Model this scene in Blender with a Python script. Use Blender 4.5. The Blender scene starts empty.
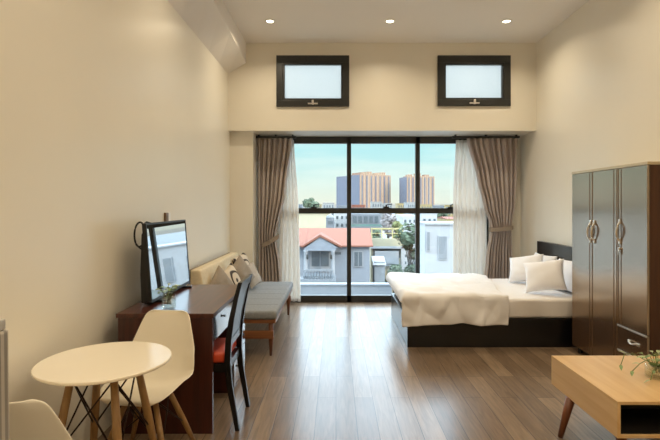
import bpy, bmesh, math, random
from mathutils import Vector, Matrix, noise
random.seed(7)
C = bpy.context.scene.collection
PI = math.pi
F = 470.0; CX = 336.0; CY = 205.0; H = 1.5

def at(px, py, Y):
    return Vector(((px-CX)*Y/F, Y, H-(py-CY)*Y/F))

# ------------------------------------------------------------------ materials
def srgb(r, g, b):
    f = lambda c: (c/255/12.92) if c/255 <= .04045 else ((c/255+.055)/1.055)**2.4
    return (f(r), f(g), f(b), 1)

def newmat(name):
    m = bpy.data.materials.new(name); m.use_nodes = True
    nt = m.node_tree
    return m, nt, nt.nodes['Principled BSDF'], nt.nodes['Material Output']

def P(name, col, rough=.5, var=.06, scale=8., spec=.5, metal=0., coat=0., bump=0., bscale=200., sheen=0., stretch=(1,1,1)):
    """procedural principled material: colour varied by noise, optional fine bump"""
    m, nt, b, out = newmat(name)
    tc = nt.nodes.new('ShaderNodeTexCoord'); mp = nt.nodes.new('ShaderNodeMapping')
    mp.inputs['Scale'].default_value = stretch
    nt.links.new(tc.outputs['Object'], mp.inputs['Vector'])
    n = nt.nodes.new('ShaderNodeTexNoise'); n.inputs['Scale'].default_value = scale; n.inputs['Detail'].default_value = 4
    nt.links.new(mp.outputs['Vector'], n.inputs['Vector'])
    r = nt.nodes.new('ShaderNodeValToRGB')
    r.color_ramp.elements[0].position = .3; r.color_ramp.elements[1].position = .7
    r.color_ramp.elements[0].color = tuple(max(0, c*(1-var)) for c in col[:3])+(1,)
    r.color_ramp.elements[1].color = tuple(min(1, c*(1+var)) for c in col[:3])+(1,)
    nt.links.new(n.outputs['Fac'], r.inputs['Fac']); nt.links.new(r.outputs['Color'], b.inputs['Base Color'])
    b.inputs['Roughness'].default_value = rough; b.inputs['Metallic'].default_value = metal
    b.inputs['Specular IOR Level'].default_value = spec
    b.inputs['Coat Weight'].default_value = coat; b.inputs['Coat Roughness'].default_value = .06
    b.inputs['Sheen Weight'].default_value = sheen
    if bump:
        n2 = nt.nodes.new('ShaderNodeTexNoise'); n2.inputs['Scale'].default_value = bscale
        nt.links.new(mp.outputs['Vector'], n2.inputs['Vector'])
        bp = nt.nodes.new('ShaderNodeBump'); bp.inputs['Strength'].default_value = bump; bp.inputs['Distance'].default_value = .01
        nt.links.new(n2.outputs['Fac'], bp.inputs['Height']); nt.links.new(bp.outputs['Normal'], b.inputs['Normal'])
    return m

def wood(name, dark, light, rough=.4, axis='Y', scale=3., coat=0., spec=.5):
    s = {'X': (.6, 9, 9), 'Y': (9, .6, 9), 'Z': (9, 9, .6)}[axis]
    m, nt, b, out = newmat(name)
    tc = nt.nodes.new('ShaderNodeTexCoord'); mp = nt.nodes.new('ShaderNodeMapping'); mp.inputs['Scale'].default_value = s
    nt.links.new(tc.outputs['Object'], mp.inputs['Vector'])
    n = nt.nodes.new('ShaderNodeTexNoise'); n.inputs['Scale'].default_value = scale; n.inputs['Detail'].default_value = 8; n.inputs['Distortion'].default_value = .6
    nt.links.new(mp.outputs['Vector'], n.inputs['Vector'])
    r = nt.nodes.new('ShaderNodeValToRGB'); r.color_ramp.elements[0].position = .3; r.color_ramp.elements[1].position = .72
    r.color_ramp.elements[0].color = dark; r.color_ramp.elements[1].color = light
    nt.links.new(n.outputs['Fac'], r.inputs['Fac']); nt.links.new(r.outputs['Color'], b.inputs['Base Color'])
    b.inputs['Roughness'].default_value = rough; b.inputs['Coat Weight'].default_value = coat; b.inputs['Coat Roughness'].default_value = .08
    b.inputs['Specular IOR Level'].default_value = spec
    return m

def floor_mat():
    m, nt, b, out = newmat('oak_planks')
    tc = nt.nodes.new('ShaderNodeTexCoord'); mp = nt.nodes.new('ShaderNodeMapping')
    mp.inputs['Rotation'].default_value = (0, 0, PI/2)
    nt.links.new(tc.outputs['Object'], mp.inputs['Vector'])
    br = nt.nodes.new('ShaderNodeTexBrick')
    br.inputs['Color1'].default_value = srgb(150, 128, 105); br.inputs['Color2'].default_value = srgb(116, 96, 77)
    br.inputs['Mortar'].default_value = srgb(48, 36, 28)
    br.inputs['Scale'].default_value = 1; br.inputs['Mortar Size'].default_value = .0025; br.inputs['Mortar Smooth'].default_value = .3
    br.inputs['Brick Width'].default_value = 1.22; br.inputs['Row Height'].default_value = .142; br.offset = .37; br.inputs['Bias'].default_value = 0
    nt.links.new(mp.outputs['Vector'], br.inputs['Vector'])
    mp2 = nt.nodes.new('ShaderNodeMapping'); mp2.inputs['Scale'].default_value = (16, 1.3, 1)
    nt.links.new(tc.outputs['Object'], mp2.inputs['Vector'])
    n = nt.nodes.new('ShaderNodeTexNoise'); n.inputs['Scale'].default_value = 2.2; n.inputs['Detail'].default_value = 8; n.inputs['Distortion'].default_value = 1.2
    nt.links.new(mp2.outputs['Vector'], n.inputs['Vector'])
    r = nt.nodes.new('ShaderNodeValToRGB'); r.color_ramp.elements[0].position = .3; r.color_ramp.elements[1].position = .75
    r.color_ramp.elements[0].color = (.62, .62, .62, 1); r.color_ramp.elements[1].color = (1.2, 1.2, 1.2, 1)
    nt.links.new(n.outputs['Fac'], r.inputs['Fac'])
    mx = nt.nodes.new('ShaderNodeMix'); mx.data_type = 'RGBA'; mx.blend_type = 'MULTIPLY'; mx.inputs[0].default_value = 1
    nt.links.new(br.outputs['Color'], mx.inputs[6]); nt.links.new(r.outputs['Color'], mx.inputs[7])
    nt.links.new(mx.outputs[2], b.inputs['Base Color'])
    b.inputs['Roughness'].default_value = .3; b.inputs['Coat Weight'].default_value = .28; b.inputs['Coat Roughness'].default_value = .18; b.inputs['Specular IOR Level'].default_value = .5
    bp = nt.nodes.new('ShaderNodeBump'); bp.inputs['Strength'].default_value = .25; bp.inputs['Distance'].default_value = .004; bp.invert = True
    nt.links.new(br.outputs['Fac'], bp.inputs['Height']); nt.links.new(bp.outputs['Normal'], b.inputs['Normal'])
    return m

def glass_pane(name, tint=(.94, .97, .97, 1), refl=.05):
    m, nt, b, out = newmat(name); nt.nodes.remove(b)
    t = nt.nodes.new('ShaderNodeBsdfTransparent'); t.inputs['Color'].default_value = tint
    g = nt.nodes.new('ShaderNodeBsdfGlossy'); g.inputs['Roughness'].default_value = .02
    mx = nt.nodes.new('ShaderNodeMixShader'); mx.inputs[0].default_value = refl
    nt.links.new(t.outputs[0], mx.inputs[1]); nt.links.new(g.outputs[0], mx.inputs[2]); nt.links.new(mx.outputs[0], out.inputs['Surface'])
    return m

def frosted(name):
    m, nt, b, out = newmat(name); nt.nodes.remove(b)
    t = nt.nodes.new('ShaderNodeBsdfTranslucent'); t.inputs['Color'].default_value = (.9, .95, .97, 1)
    tc = nt.nodes.new('ShaderNodeTexCoord'); n = nt.nodes.new('ShaderNodeTexNoise'); n.inputs['Scale'].default_value = 60
    r = nt.nodes.new('ShaderNodeValToRGB'); r.color_ramp.elements[0].color = (.50, .49, .46, 1); r.color_ramp.elements[1].color = (.58, .57, .54, 1)
    nt.links.new(tc.outputs['Object'], n.inputs['Vector']); nt.links.new(n.outputs['Fac'], r.inputs['Fac']); nt.links.new(r.outputs['Color'], t.inputs['Color'])
    tr = nt.nodes.new('ShaderNodeBsdfRefraction'); tr.inputs['Roughness'].default_value = .55; tr.inputs['IOR'].default_value = 1.02; tr.inputs['Color'].default_value = (.5, .5, .48, 1)
    g = nt.nodes.new('ShaderNodeBsdfGlossy'); g.inputs['Roughness'].default_value = .45
    m1 = nt.nodes.new('ShaderNodeMixShader'); m1.inputs[0].default_value = .6
    m2 = nt.nodes.new('ShaderNodeMixShader'); m2.inputs[0].default_value = .07
    nt.links.new(t.outputs[0], m1.inputs[1]); nt.links.new(tr.outputs[0], m1.inputs[2])
    nt.links.new(m1.outputs[0], m2.inputs[1]); nt.links.new(g.outputs[0], m2.inputs[2]); nt.links.new(m2.outputs[0], out.inputs['Surface'])
    return m

def cloth_thin(name, col, transp, transl, var=.08):
    m, nt, b, out = newmat(name)
    tc = nt.nodes.new('ShaderNodeTexCoord'); n = nt.nodes.new('ShaderNodeTexNoise'); n.inputs['Scale'].default_value = 30
    r = nt.nodes.new('ShaderNodeValToRGB')
    r.color_ramp.elements[0].color = tuple(c*(1-var) for c in col[:3])+(1,); r.color_ramp.elements[1].color = tuple(min(1, c*(1+var)) for c in col[:3])+(1,)
    nt.links.new(tc.outputs['Object'], n.inputs['Vector']); nt.links.new(n.outputs['Fac'], r.inputs['Fac'])
    nt.links.new(r.outputs['Color'], b.inputs['Base Color']); b.inputs['Roughness'].default_value = .85; b.inputs['Specular IOR Level'].default_value = .15
    tl = nt.nodes.new('ShaderNodeBsdfTranslucent'); nt.links.new(r.outputs['Color'], tl.inputs['Color'])
    m1 = nt.nodes.new('ShaderNodeMixShader'); m1.inputs[0].default_value = transl
    nt.links.new(b.outputs[0], m1.inputs[1]); nt.links.new(tl.outputs[0], m1.inputs[2])
    tp = nt.nodes.new('ShaderNodeBsdfTransparent')
    m2 = nt.nodes.new('ShaderNodeMixShader'); m2.inputs[0].default_value = transp
    nt.links.new(m1.outputs[0], m2.inputs[1]); nt.links.new(tp.outputs[0], m2.inputs[2]); nt.links.new(m2.outputs[0], out.inputs['Surface'])
    return m

def swirl_mat(name):
    m, nt, b, out = newmat(name)
    tc = nt.nodes.new('ShaderNodeTexCoord'); w = nt.nodes.new('ShaderNodeTexWave')
    w.wave_type = 'RINGS'; w.inputs['Scale'].default_value = 3.2; w.inputs['Distortion'].default_value = 5; w.inputs['Detail'].default_value = 1
    r = nt.nodes.new('ShaderNodeValToRGB'); r.color_ramp.elements[0].position = .12; r.color_ramp.elements[1].position = .3
    r.color_ramp.elements[0].color = srgb(62, 50, 42); r.color_ramp.elements[1].color = srgb(206, 192, 170)
    nt.links.new(tc.outputs['Object'], w.inputs['Vector']); nt.links.new(w.outputs['Fac'], r.inputs['Fac']); nt.links.new(r.outputs['Color'], b.inputs['Base Color'])
    b.inputs['Roughness'].default_value = .9
    return m

def emit(name, col, s):
    m, nt, b, out = newmat(name)
    b.inputs['Base Color'].default_value = (1, 1, 1, 1); b.inputs['Emission Color'].default_value = col; b.inputs['Emission Strength'].default_value = s
    return m

def stripes(name, c1, c2, scale, rough=.8, axis='X'):
    m, nt, b, out = newmat(name)
    tc = nt.nodes.new('ShaderNodeTexCoord'); w = nt.nodes.new('ShaderNodeTexWave'); w.bands_direction = axis
    w.inputs['Scale'].default_value = scale; w.inputs['Distortion'].default_value = .0
    r = nt.nodes.new('ShaderNodeValToRGB'); r.color_ramp.elements[0].position = .35; r.color_ramp.elements[1].position = .6
    r.color_ramp.elements[0].color = c1; r.color_ramp.elements[1].color = c2
    nt.links.new(tc.outputs['Object'], w.inputs['Vector']); nt.links.new(w.outputs['Fac'], r.inputs['Fac']); nt.links.new(r.outputs['Color'], b.inputs['Base Color'])
    b.inputs['Roughness'].default_value = rough
    return m

M = {}
M['wall'] = P('cream_wall_paint', srgb(234, 228, 214), .34, .012, 1.5, spec=.5)
M['ceil'] = P('white_ceiling_paint', srgb(240, 234, 226), .8, .01, 1.5, spec=.2)
M['floor'] = floor_mat()
M['black_alu'] = P('black_aluminium', srgb(50, 51, 50), .35, .05, 20, metal=.2)
M['glass'] = glass_pane('window_glass')
M['frost'] = frosted('frosted_glass')
M['drape'] = cloth_thin('taupe_drape', srgb(196, 184, 178), 0, .12)
M['tie'] = P('taupe_tieback', srgb(150, 136, 122), .85, .06, 30, spec=.15)
M['sheer'] = cloth_thin('white_sheer', srgb(236, 230, 222), .15, .40, .01)
M['mahog'] = wood('mahogany_veneer', srgb(58, 26, 18), srgb(92, 44, 30), .28, 'Y', 3, coat=.3)
M['mahogz'] = wood('mahogany_panel', srgb(52, 20, 14), srgb(78, 34, 24), .3, 'Z', 3, coat=.2)
M['mahogfront'] = wood('glossy_drawer_front', srgb(52, 30, 24), srgb(74, 44, 36), .12, 'Y', 3, coat=1., spec=1.)
mb = M['mahogfront'].node_tree.nodes['Principled BSDF']; mb.inputs['IOR'].default_value = 2.2; mb.inputs['Coat IOR'].default_value = 2.0
M['black_plastic'] = P('black_plastic', srgb(18, 18, 19), .4, .1, 30)
M['screen'] = P('dark_screen', srgb(205, 210, 212), .012, .01, 4, metal=1.)
M['shell'] = P('white_polypropylene', srgb(240, 232, 214), .35, .012, 4, spec=.5)
M['tabletop'] = P('white_lacquer', srgb(246, 236, 216), .22, .01, 4, spec=.5)
M['beech'] = wood('beech_leg', srgb(132, 98, 56), srgb(170, 132, 82), .45, 'Z', 4)
M['wire'] = P('dark_steel_wire', srgb(48, 32, 26), .4, .1, 20, metal=.7)
M['blackwood'] = wood('black_lacquered_wood', srgb(7, 7, 9), srgb(13, 13, 16), .3, 'Z', 4, coat=.25, spec=.35)
M['slate_sheen'] = P('black_back_slate_sheen', srgb(40, 44, 54), .35, .1, 14, coat=.15)  # black glossy panel; its slate-blue reflection is put into the colour
M['redseat'] = P('orange_red_vinyl', srgb(200, 72, 38), .45, .1, 12)
M['sofa_grey'] = P('grey_cushion_fabric', srgb(140, 144, 148), .9, .1, 40, spec=.2, bump=.2, bscale=300)
M['sofa_beige'] = P('beige_cushion_fabric', srgb(214, 198, 168), .9, .05, 30, spec=.2, bump=.2, bscale=300)
M['teak'] = wood('teak_frame', srgb(108, 66, 38), srgb(150, 98, 60), .4, 'X', 4)
M['teakz'] = wood('teak_leg', srgb(92, 52, 30), srgb(132, 80, 48), .4, 'Z', 4)
M['pil_taupe'] = P('taupe_cushion', srgb(150, 138, 124), .9, .08, 30, spec=.2, bump=.2)
M['pil_light'] = P('light_cushion', srgb(178, 168, 156), .9, .05, 30, spec=.2, bump=.2)
M['pil_swirl'] = swirl_mat('swirl_print')
M['bedblack'] = wood('black_bed_board', srgb(9, 10, 13), srgb(16, 17, 21), .3, 'X', 4, coat=.35)
M['sheet'] = P('white_sheet', srgb(234, 231, 229), .85, .02, 10, spec=.2)
M['duvet'] = P('white_duvet', srgb(236, 235, 236), .85, .015, 10, spec=.2)
M['pillow'] = P('white_pillow', srgb(246, 247, 252), .85, .02, 10, spec=.2)
M['wardrobe'] = wood('glossy_walnut_door', srgb(72, 52, 38), srgb(80, 59, 44), .2, 'Z', 2.4, coat=0., spec=.7)
wb = M['wardrobe'].node_tree.nodes['Principled BSDF']; wb.inputs['IOR'].default_value = 2.9; wb.inputs['Specular Tint'].default_value = (1, .85, .68, 1)
M['wardside'] = wood('brown_side_panel', srgb(64, 36, 18), srgb(84, 50, 26), .5, 'Z', 2.4)
M['silver'] = P('brushed_silver', srgb(226, 222, 214), .3, .03, 20, metal=.75)
M['trimlight'] = P('light_edge_strip', srgb(206, 190, 160), .35, .03, 20, metal=.3)
M['oak'] = wood('pale_oak_laminate', srgb(206, 166, 112), srgb(222, 188, 136), .35, 'Y', 2)
M['oakdark'] = P('dark_slot_face', srgb(22, 15, 10), .7, .1, 10)  # near-black sheets covering the inside of the table slot
M['walnutleg'] = wood('walnut_leg', srgb(92, 50, 26), srgb(130, 76, 42), .4, 'Z', 4)
M['leaf'] = P('variegated_leaf', srgb(122, 146, 92), .45, .35, 40)
M['leafpale'] = P('pale_leaf', srgb(172, 184, 140), .45, .3, 40)
M['vase'] = glass_pane('vase_glass', (.97, .985, .975, 1), .14)
M['water'] = glass_pane('vase_water', (.98, .99, .97, 1), .05)
M['stem'] = P('stem_green', srgb(110, 126, 66), .5, .1, 30)
M['soil'] = P('soil', srgb(66, 52, 34), .9, .3, 60)
M['lamp'] = emit('lamp_lens', (1, .86, .62, 1), 9)
M['whiteplastic'] = P('white_plastic', srgb(238, 236, 230), .4, .01, 10)
M['brownplastic'] = P('brown_plastic', srgb(112, 88, 62), .4, .05, 10)
M['steelgrey'] = stripes('ribbed_grey_metal', srgb(140, 135, 128), srgb(184, 178, 168), 14, .35, 'Y')
OUT = .30  # outside colours darkened to offset the brightened upper sky
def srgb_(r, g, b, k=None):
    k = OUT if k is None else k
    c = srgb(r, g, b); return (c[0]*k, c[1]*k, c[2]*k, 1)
# outside
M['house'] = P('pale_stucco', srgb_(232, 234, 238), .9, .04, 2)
M['house_shade'] = P('shade_blue_stucco', srgb_(212, 220, 232), .9, .04, 2)  # white stucco with the blue of shade put into the colour
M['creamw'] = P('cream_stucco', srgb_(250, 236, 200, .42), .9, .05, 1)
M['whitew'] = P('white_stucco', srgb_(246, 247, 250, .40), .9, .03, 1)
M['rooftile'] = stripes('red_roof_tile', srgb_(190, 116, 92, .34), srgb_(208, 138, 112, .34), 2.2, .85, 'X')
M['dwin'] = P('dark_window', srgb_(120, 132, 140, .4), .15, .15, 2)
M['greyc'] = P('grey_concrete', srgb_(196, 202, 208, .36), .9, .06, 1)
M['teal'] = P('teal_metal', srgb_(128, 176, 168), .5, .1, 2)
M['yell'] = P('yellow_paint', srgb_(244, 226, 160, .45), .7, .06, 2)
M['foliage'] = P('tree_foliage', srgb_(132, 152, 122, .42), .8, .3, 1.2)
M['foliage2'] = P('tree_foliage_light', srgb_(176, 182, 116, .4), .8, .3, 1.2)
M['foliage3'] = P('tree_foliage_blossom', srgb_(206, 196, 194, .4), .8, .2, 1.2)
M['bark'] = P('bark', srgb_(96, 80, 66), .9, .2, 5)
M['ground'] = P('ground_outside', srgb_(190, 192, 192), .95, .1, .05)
M['tower_sun'] = stripes('tower_sunlit_tone', srgb_(206, 160, 134, .40), srgb_(232, 198, 164, .40), .09, .9, 'X')  # warm sunlight and haze put into the tower colour
M['tower_shade'] = stripes('tower_shade_tone', srgb_(150, 156, 176, .32), srgb_(172, 176, 194, .32), .12, .9, 'Y')  # bluish shade and haze put into the tower colour
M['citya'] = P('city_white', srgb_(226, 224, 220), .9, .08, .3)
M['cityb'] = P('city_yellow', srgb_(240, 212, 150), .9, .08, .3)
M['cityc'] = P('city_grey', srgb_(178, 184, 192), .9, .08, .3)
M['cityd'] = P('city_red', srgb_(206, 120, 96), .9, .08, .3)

# ------------------------------------------------------------------ mesh helpers
def B():
    return bmesh.new()

def box(bm, x0, x1, y0, y1, z0, z1, bev=0., seg=2):
    r = bmesh.ops.create_cube(bm, size=1)
    vs = r['verts']
    for v in vs:
        v.co = Vector((x0+(v.co.x+.5)*(x1-x0), y0+(v.co.y+.5)*(y1-y0), z0+(v.co.z+.5)*(z1-z0)))
    if bev:
        es = list({e for v in vs for e in v.link_edges})
        bmesh.ops.bevel(bm, geom=es, offset=bev, segments=seg, affect='EDGES', profile=.5)
    return bm

def ring(bm, c, u, v, ru, rv, n):
    return [bm.verts.new(c+u*(ru*math.cos(2*PI*i/n))+v*(rv*math.sin(2*PI*i/n))) for i in range(n)]

def bridge(bm, a, b):
    n = len(a)
    for i in range(n):
        bm.faces.new((a[i], a[(i+1) % n], b[(i+1) % n], b[i]))

def frame_of(d):
    d = d.normalized()
    up = Vector((0, 0, 1)) if abs(d.z) < .95 else Vector((0, 1, 0))
    u = d.cross(up).normalized(); v = u.cross(d).normalized()
    return u, v

def tube(bm, pts, rad, n=10, closed=False, flat=None):
    pts = [Vector(p) for p in pts]
    rs = rad if isinstance(rad, (list, tuple)) else [rad]*len(pts)
    rings = []
    for i, p in enumerate(pts):
        if closed:
            d = pts[(i+1) % len(pts)]-pts[i-1]
        else:
            d = pts[min(i+1, len(pts)-1)]-pts[max(i-1, 0)]
        u, v = frame_of(d)
        rings.append(ring(bm, p, u, v, rs[i], rs[i]*(flat or 1), n))
    for a, b in zip(rings, rings[1:]): bridge(bm, a, b)
    if closed: bridge(bm, rings[-1], rings[0])
    else:
        bm.faces.new(rings[0][::-1]); bm.faces.new(rings[-1])
    return bm

def bar(bm, p, q, w, t, side=(0, 1, 0)):
    """rectangular bar from p to q: w along side, t across"""
    p, q = Vector(p), Vector(q); d = (q-p).normalized(); s = Vector(side); s = (s-d*s.dot(d)).normalized(); n = d.cross(s)
    vs = []
    for c in (p, q):
        vs.append([bm.verts.new(c+s*(a*w/2)+n*(b*t/2)) for a, b in ((-1, -1), (1, -1), (1, 1), (-1, 1))])
    bridge(bm, vs[0], vs[1]); bm.faces.new(vs[0][::-1]); bm.faces.new(vs[1])
    return bm

def lathe(bm, prof, c=(0, 0, 0), n=32, cap0=True, cap1=True):
    c = Vector(c); rings = []
    for r, z in prof:
        rings.append(ring(bm, c+Vector((0, 0, z)), Vector((1, 0, 0)), Vector((0, 1, 0)), r, r, n))
    for a, b in zip(rings, rings[1:]): bridge(bm, a, b)
    if cap0: bm.faces.new(rings[0][::-1])
    if cap1: bm.faces.new(rings[-1])
    return bm

def grid(bm, nu, nv, f):
    g = [[bm.verts.new(f(i/nu, j/nv)) for j in range(nv+1)] for i in range(nu+1)]
    for i in range(nu):
        for j in range(nv):
            bm.faces.new((g[i][j], g[i+1][j], g[i+1][j+1], g[i][j+1]))
    return g

def prism(bm, poly, ext):
    """poly: list of Vectors, extruded by ext"""
    a = [bm.verts.new(Vector(p)) for p in poly]; b = [bm.verts.new(Vector(p)+Vector(ext)) for p in poly]
    bridge(bm, a, b); bm.faces.new(a[::-1]); bm.faces.new(b)
    return bm

def obj(name, bm, mat, parent=None, smooth=False, solid=0., sub=0, bevel=0., label=None, world=False):
    bmesh.ops.recalc_face_normals(bm, faces=bm.faces[:])
    if world and parent is not None:
        p = parent
        off = Vector((0, 0, 0))
        while p is not None:
            off += p.location; p = p.parent
        bmesh.ops.translate(bm, verts=bm.verts[:], vec=-off)
    me = bpy.data.meshes.new(name); bm.to_mesh(me); bm.free()
    me.materials.append(mat)
    if smooth:
        for p in me.polygons: p.use_smooth = True
    o = bpy.data.objects.new(name, me); C.objects.link(o)
    if parent is not None: o.parent = parent
    if bevel:
        b = o.modifiers.new('Bevel', 'BEVEL'); b.width = bevel; b.segments = 2; b.limit_method = 'ANGLE'
    if solid:
        s = o.modifiers.new('Solidify', 'SOLIDIFY'); s.thickness = solid; s.offset = 0
    if sub:
        s = o.modifiers.new('Subsurf', 'SUBSURF'); s.levels = sub; s.render_levels = sub
    if label: o['label'] = label
    return o

def tag(o, label, cat, group=None):
    o['label'] = label; o['category'] = cat
    if group: o['group'] = group
    return o

def thing(name, label, cat, loc=(0, 0, 0), rz=0., group=None):
    o = bpy.data.objects.new(name, None); C.objects.link(o); o.location = loc; o.rotation_euler = (0, 0, rz)
    o.empty_display_size = .1
    return tag(o, label, cat, group)

def struct(name, bm, mat, parent=None, **k):
    o = obj(name, bm, mat, parent, **k)
    if parent is None: o['kind'] = 'structure'
    return o

def dup(root, loc, rz, label=None, group=None):
    r = root.copy(); C.objects.link(r); r.location = loc; r.rotation_euler = (0, 0, rz)
    if label: r['label'] = label
    if group: r['group'] = group
    for ch in list(root.children):
        c = ch.copy(); C.objects.link(c); c.parent = r
        for g in ch.children:
            d = g.copy(); C.objects.link(d); d.parent = c
    return r

# ------------------------------------------------------------------ room shell
XL, XR, YB, YH, YW, ZC, ZH = -1.533, 2.845, -2.6, 6.67, 7.27, 3.80, 2.555
struct('floor', box(B(), XL-.2, XR+.2, YB-.2, 7.40, -.2, 0), M['floor'])
struct('ceiling', box(B(), XL-.2, XR+.2, YB-.2, 6.85, ZC, ZC+.2), M['ceil'])
struct('wall_left', box(B(), XL-.2, XL, YB-.2, 7.40, 0, ZC), M['wall'])
struct('wall_right', box(B(), XR, XR+.2, YB-.2, 7.40, 0, ZC), M['wall'])
struct('wall_back', box(B(), XL, XR, YB-.2, YB, 0, ZC), M['wall'])
# upper wall with two clerestory openings
wins = []
for (x0, x1, y0, y1) in ((276.6, 349.2, 56, 106.8), (437.4, 510, 56, 106.3)):
    a = at(x0, y1, YH); b = at(x1, y0, YH); wins.append((a.x, b.x, a.z, b.z))
bm = B()
zs0, zs1 = wins[0][2]+.01, wins[0][3]-.01
box(bm, XL, XR, YH, 6.85, ZH, zs0); box(bm, XL, XR, YH, 6.85, zs1, ZC)
xs = [XL, wins[0][0]+.01, wins[0][1]-.01, wins[1][0]+.01, wins[1][1]-.01, XR]
for i in (0, 2, 4): box(bm, xs[i], xs[i+1], YH, 6.85, zs0, zs1)
struct('wall_upper', bm, M['wall'])
struct('trim_soffit', box(B(), XL, XR, 6.85, 7.40, ZH, ZH+.14), M['wall'])
struct('wall_column', box(B(), XL, -1.20, 6.80, YW+.13, 0, ZH), M['wall'])
bm = B(); box(bm, -1.20, -.86, YW-.02, 7.40, 0, ZH); struct('wall_window_left', bm, M['wall'])
bm = B(); box(bm, 2.35, XR, YW-.02, 7.40, 0, ZH); struct('wall_window_right', bm, M['wall'])
# sloping beam under the ceiling along the left wall
bm = B()
poly = lambda Y, xo, zb, zo: [Vector((XL, Y, zb)), Vector((xo, Y, zo)), Vector((xo-.0, Y, ZC)), Vector((XL, Y, ZC))]
secs = [poly(6.67-k*.5, -1.275, 3.36, min(3.72, 3.515+.0322*k)) for k in range(18)]+[poly(YB, -1.275, 3.36, 3.72)]
rr = [[bm.verts.new(p) for p in s] for s in secs]
for a, b in zip(rr, rr[1:]): bridge(bm, a, b)
bm.faces.new(rr[0]); bm.faces.new(rr[-1][::-1])
struct('trim_beam_left', bm, M['ceil'])
# outer wall of the building around the room, extended unseen to shade the houses
bm = B()
box(bm, -18, XL-.2, 6.65, 6.85, -10, 14); box(bm, XR+.2, 20, 6.65, 6.85, -10, 14)
box(bm, XL-.2, XR+.2, 6.65, 6.85, ZC+.2, 14); box(bm, XL-.2, XR+.2, 6.65, 6.85, -10, -.2)
struct('wall_exterior', bm, M['whitew'])

# main window
mx = [-.858, .201, 1.261, 2.35]
bm = B(); w = .033
y0, y1 = YW-.03, YW+.05
box(bm, -.86, 2.35, y0, y1, 0, .105, .004); box(bm, -.86, 2.35, y0, y1, 2.45, ZH, .004)
for x in mx: box(bm, max(-.86, x-w), min(2.35, x+w), y0, y1, .0, ZH-.001, .004)
for a, b in zip(mx, mx[1:]): box(bm, a+w, b-w, y0+.004, y1-.004, 1.369, 1.454, .004)
win = struct('window_1', bm, M['black_alu'])
for a, b in zip(mx, mx[1:]):
    for z0, z1 in ((.10, 1.375), (1.45, 2.455)):
        obj('pane', box(B(), a+w-.005, b-w+.005, YW+.008, YW+.014, z0, z1), M['glass'], win)
    c = at({0: 314, 1: 386, 2: 450}[mx.index(a)], 207, YW).x
    bm = B(); box(bm, c-.045, c+.045, y0-.018, y0, 1.45, 1.475, .003); box(bm, c-.012, c+.012, y0-.03, y0, 1.465, 1.505, .003)
    tube(bm, [(c, y0-.03, 1.497), (c+.03, y0-.045, 1.51), (c+.085, y0-.045, 1.513)], .009, 8)
    obj('handle', bm, M['black_plastic'], win)
# clerestory windows
for i, (x0, x1, z0, z1) in enumerate(wins):
    bm = B(); t = .088; ya, yb = YH-.035, YH+.05
    box(bm, x0, x1, ya, yb, z0, z0+t, .004); box(bm, x0, x1, ya, yb, z1-t*1.1, z1, .004)
    box(bm, x0, x0+t, ya, yb, z0+t, z1-t*1.1, .004); box(bm, x1-t, x1, ya, yb, z0+t, z1-t*1.1, .004)
    o = struct('window_%d' % (i+2), bm, M['black_alu'])
    bm = B(); u = .028
    for (a, b, c, d) in ((x0+t, x1-t, z0+t, z0+t+u), (x0+t, x1-t, z1-t*1.1-u, z1-t*1.1)):
        box(bm, a, b, ya+.012, yb-.01, c, d)
    for (a, b) in ((x0+t, x0+t+u), (x1-t-u, x1-t)): box(bm, a, b, ya+.012, yb-.01, z0+t+u, z1-t*1.1-u)
    obj('sash', bm, M['black_alu'], o)
    obj('pane', box(B(), x0+t+.01, x1-t-.01, YH+.02, YH+.026, z0+t+.01, z1-t-.01), M['frost'], o)
    c = (x0+x1)/2; bm = B()
    box(bm, c-.07, c+.07, ya-.012, ya, z0+.028, z0+.048, .003); box(bm, c-.014, c+.014, ya-.03, ya, z0+.022, z0+.085, .003)
    obj('handle', bm, M['silver'], o)

# downlights
LAMPS = []
def downlight(x, y, label):
    t = thing('downlight', label, 'ceiling light', (x, y, ZC), 0, 'recessed downlights in the ceiling')
    bm = B(); lathe(bm, [(.062, 0), (.062, -.006), (.05, -.012), (.044, -.004), (.044, 0)], n=32); obj('trim_ring', bm, M['whiteplastic'], t, smooth=True)
    bm = B(); lathe(bm, [(.043, -.002), (.043, -.006), (.02, -.0085)], n=24); obj('lens', bm, M['lamp'], t, smooth=True)
    LAMPS.append((x, y))
downlight(-.825, 5.87, 'round recessed downlight in the ceiling, nearest the sloping beam')
downlight(.675, 5.87, 'round recessed downlight in the ceiling, middle of the row of three')
downlight(2.13, 5.87, 'round recessed downlight in the ceiling, nearest the right wall')

# ------------------------------------------------------------------ curtains
def interp(rows, z):
    for (za, la, ra), (zb, lb, rb) in zip(rows, rows[1:]):
        if za >= z >= zb:
            k = (za-z)/(za-zb); k = k*k*(3-2*k)*.5+k*.5
            return la+(lb-la)*k, ra+(rb-ra)*k
    return rows[-1][1:]

def curtain(name, rows, y0, folds, amp, mat, seed=0, parent=None, thick=.006):
    zt, zb = rows[0][0], rows[-1][0]; wtop = rows[0][2]-rows[0][1]
    def f(u, v):
        z = zt+(zb-zt)*v; l, r = interp(rows, z)
        uu = u+.010*math.sin(9*u+seed)+.006*math.sin(17*u+3*v+seed)
        x = l+(r-l)*min(1, max(0, uu))
        k = min(1.25, .55+.5*(wtop/(max(.12, r-l)))*.6)
        ph = 2*PI*folds*uu
        y = y0+amp*k*(math.sin(ph+seed)+.35*math.sin(2.3*ph+seed*2+v*2))
        return Vector((x, y, z))
    bm = B(); grid(bm, int(folds*14), 46, f)
    return obj(name, bm, mat, parent, smooth=True, solid=thick)

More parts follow.
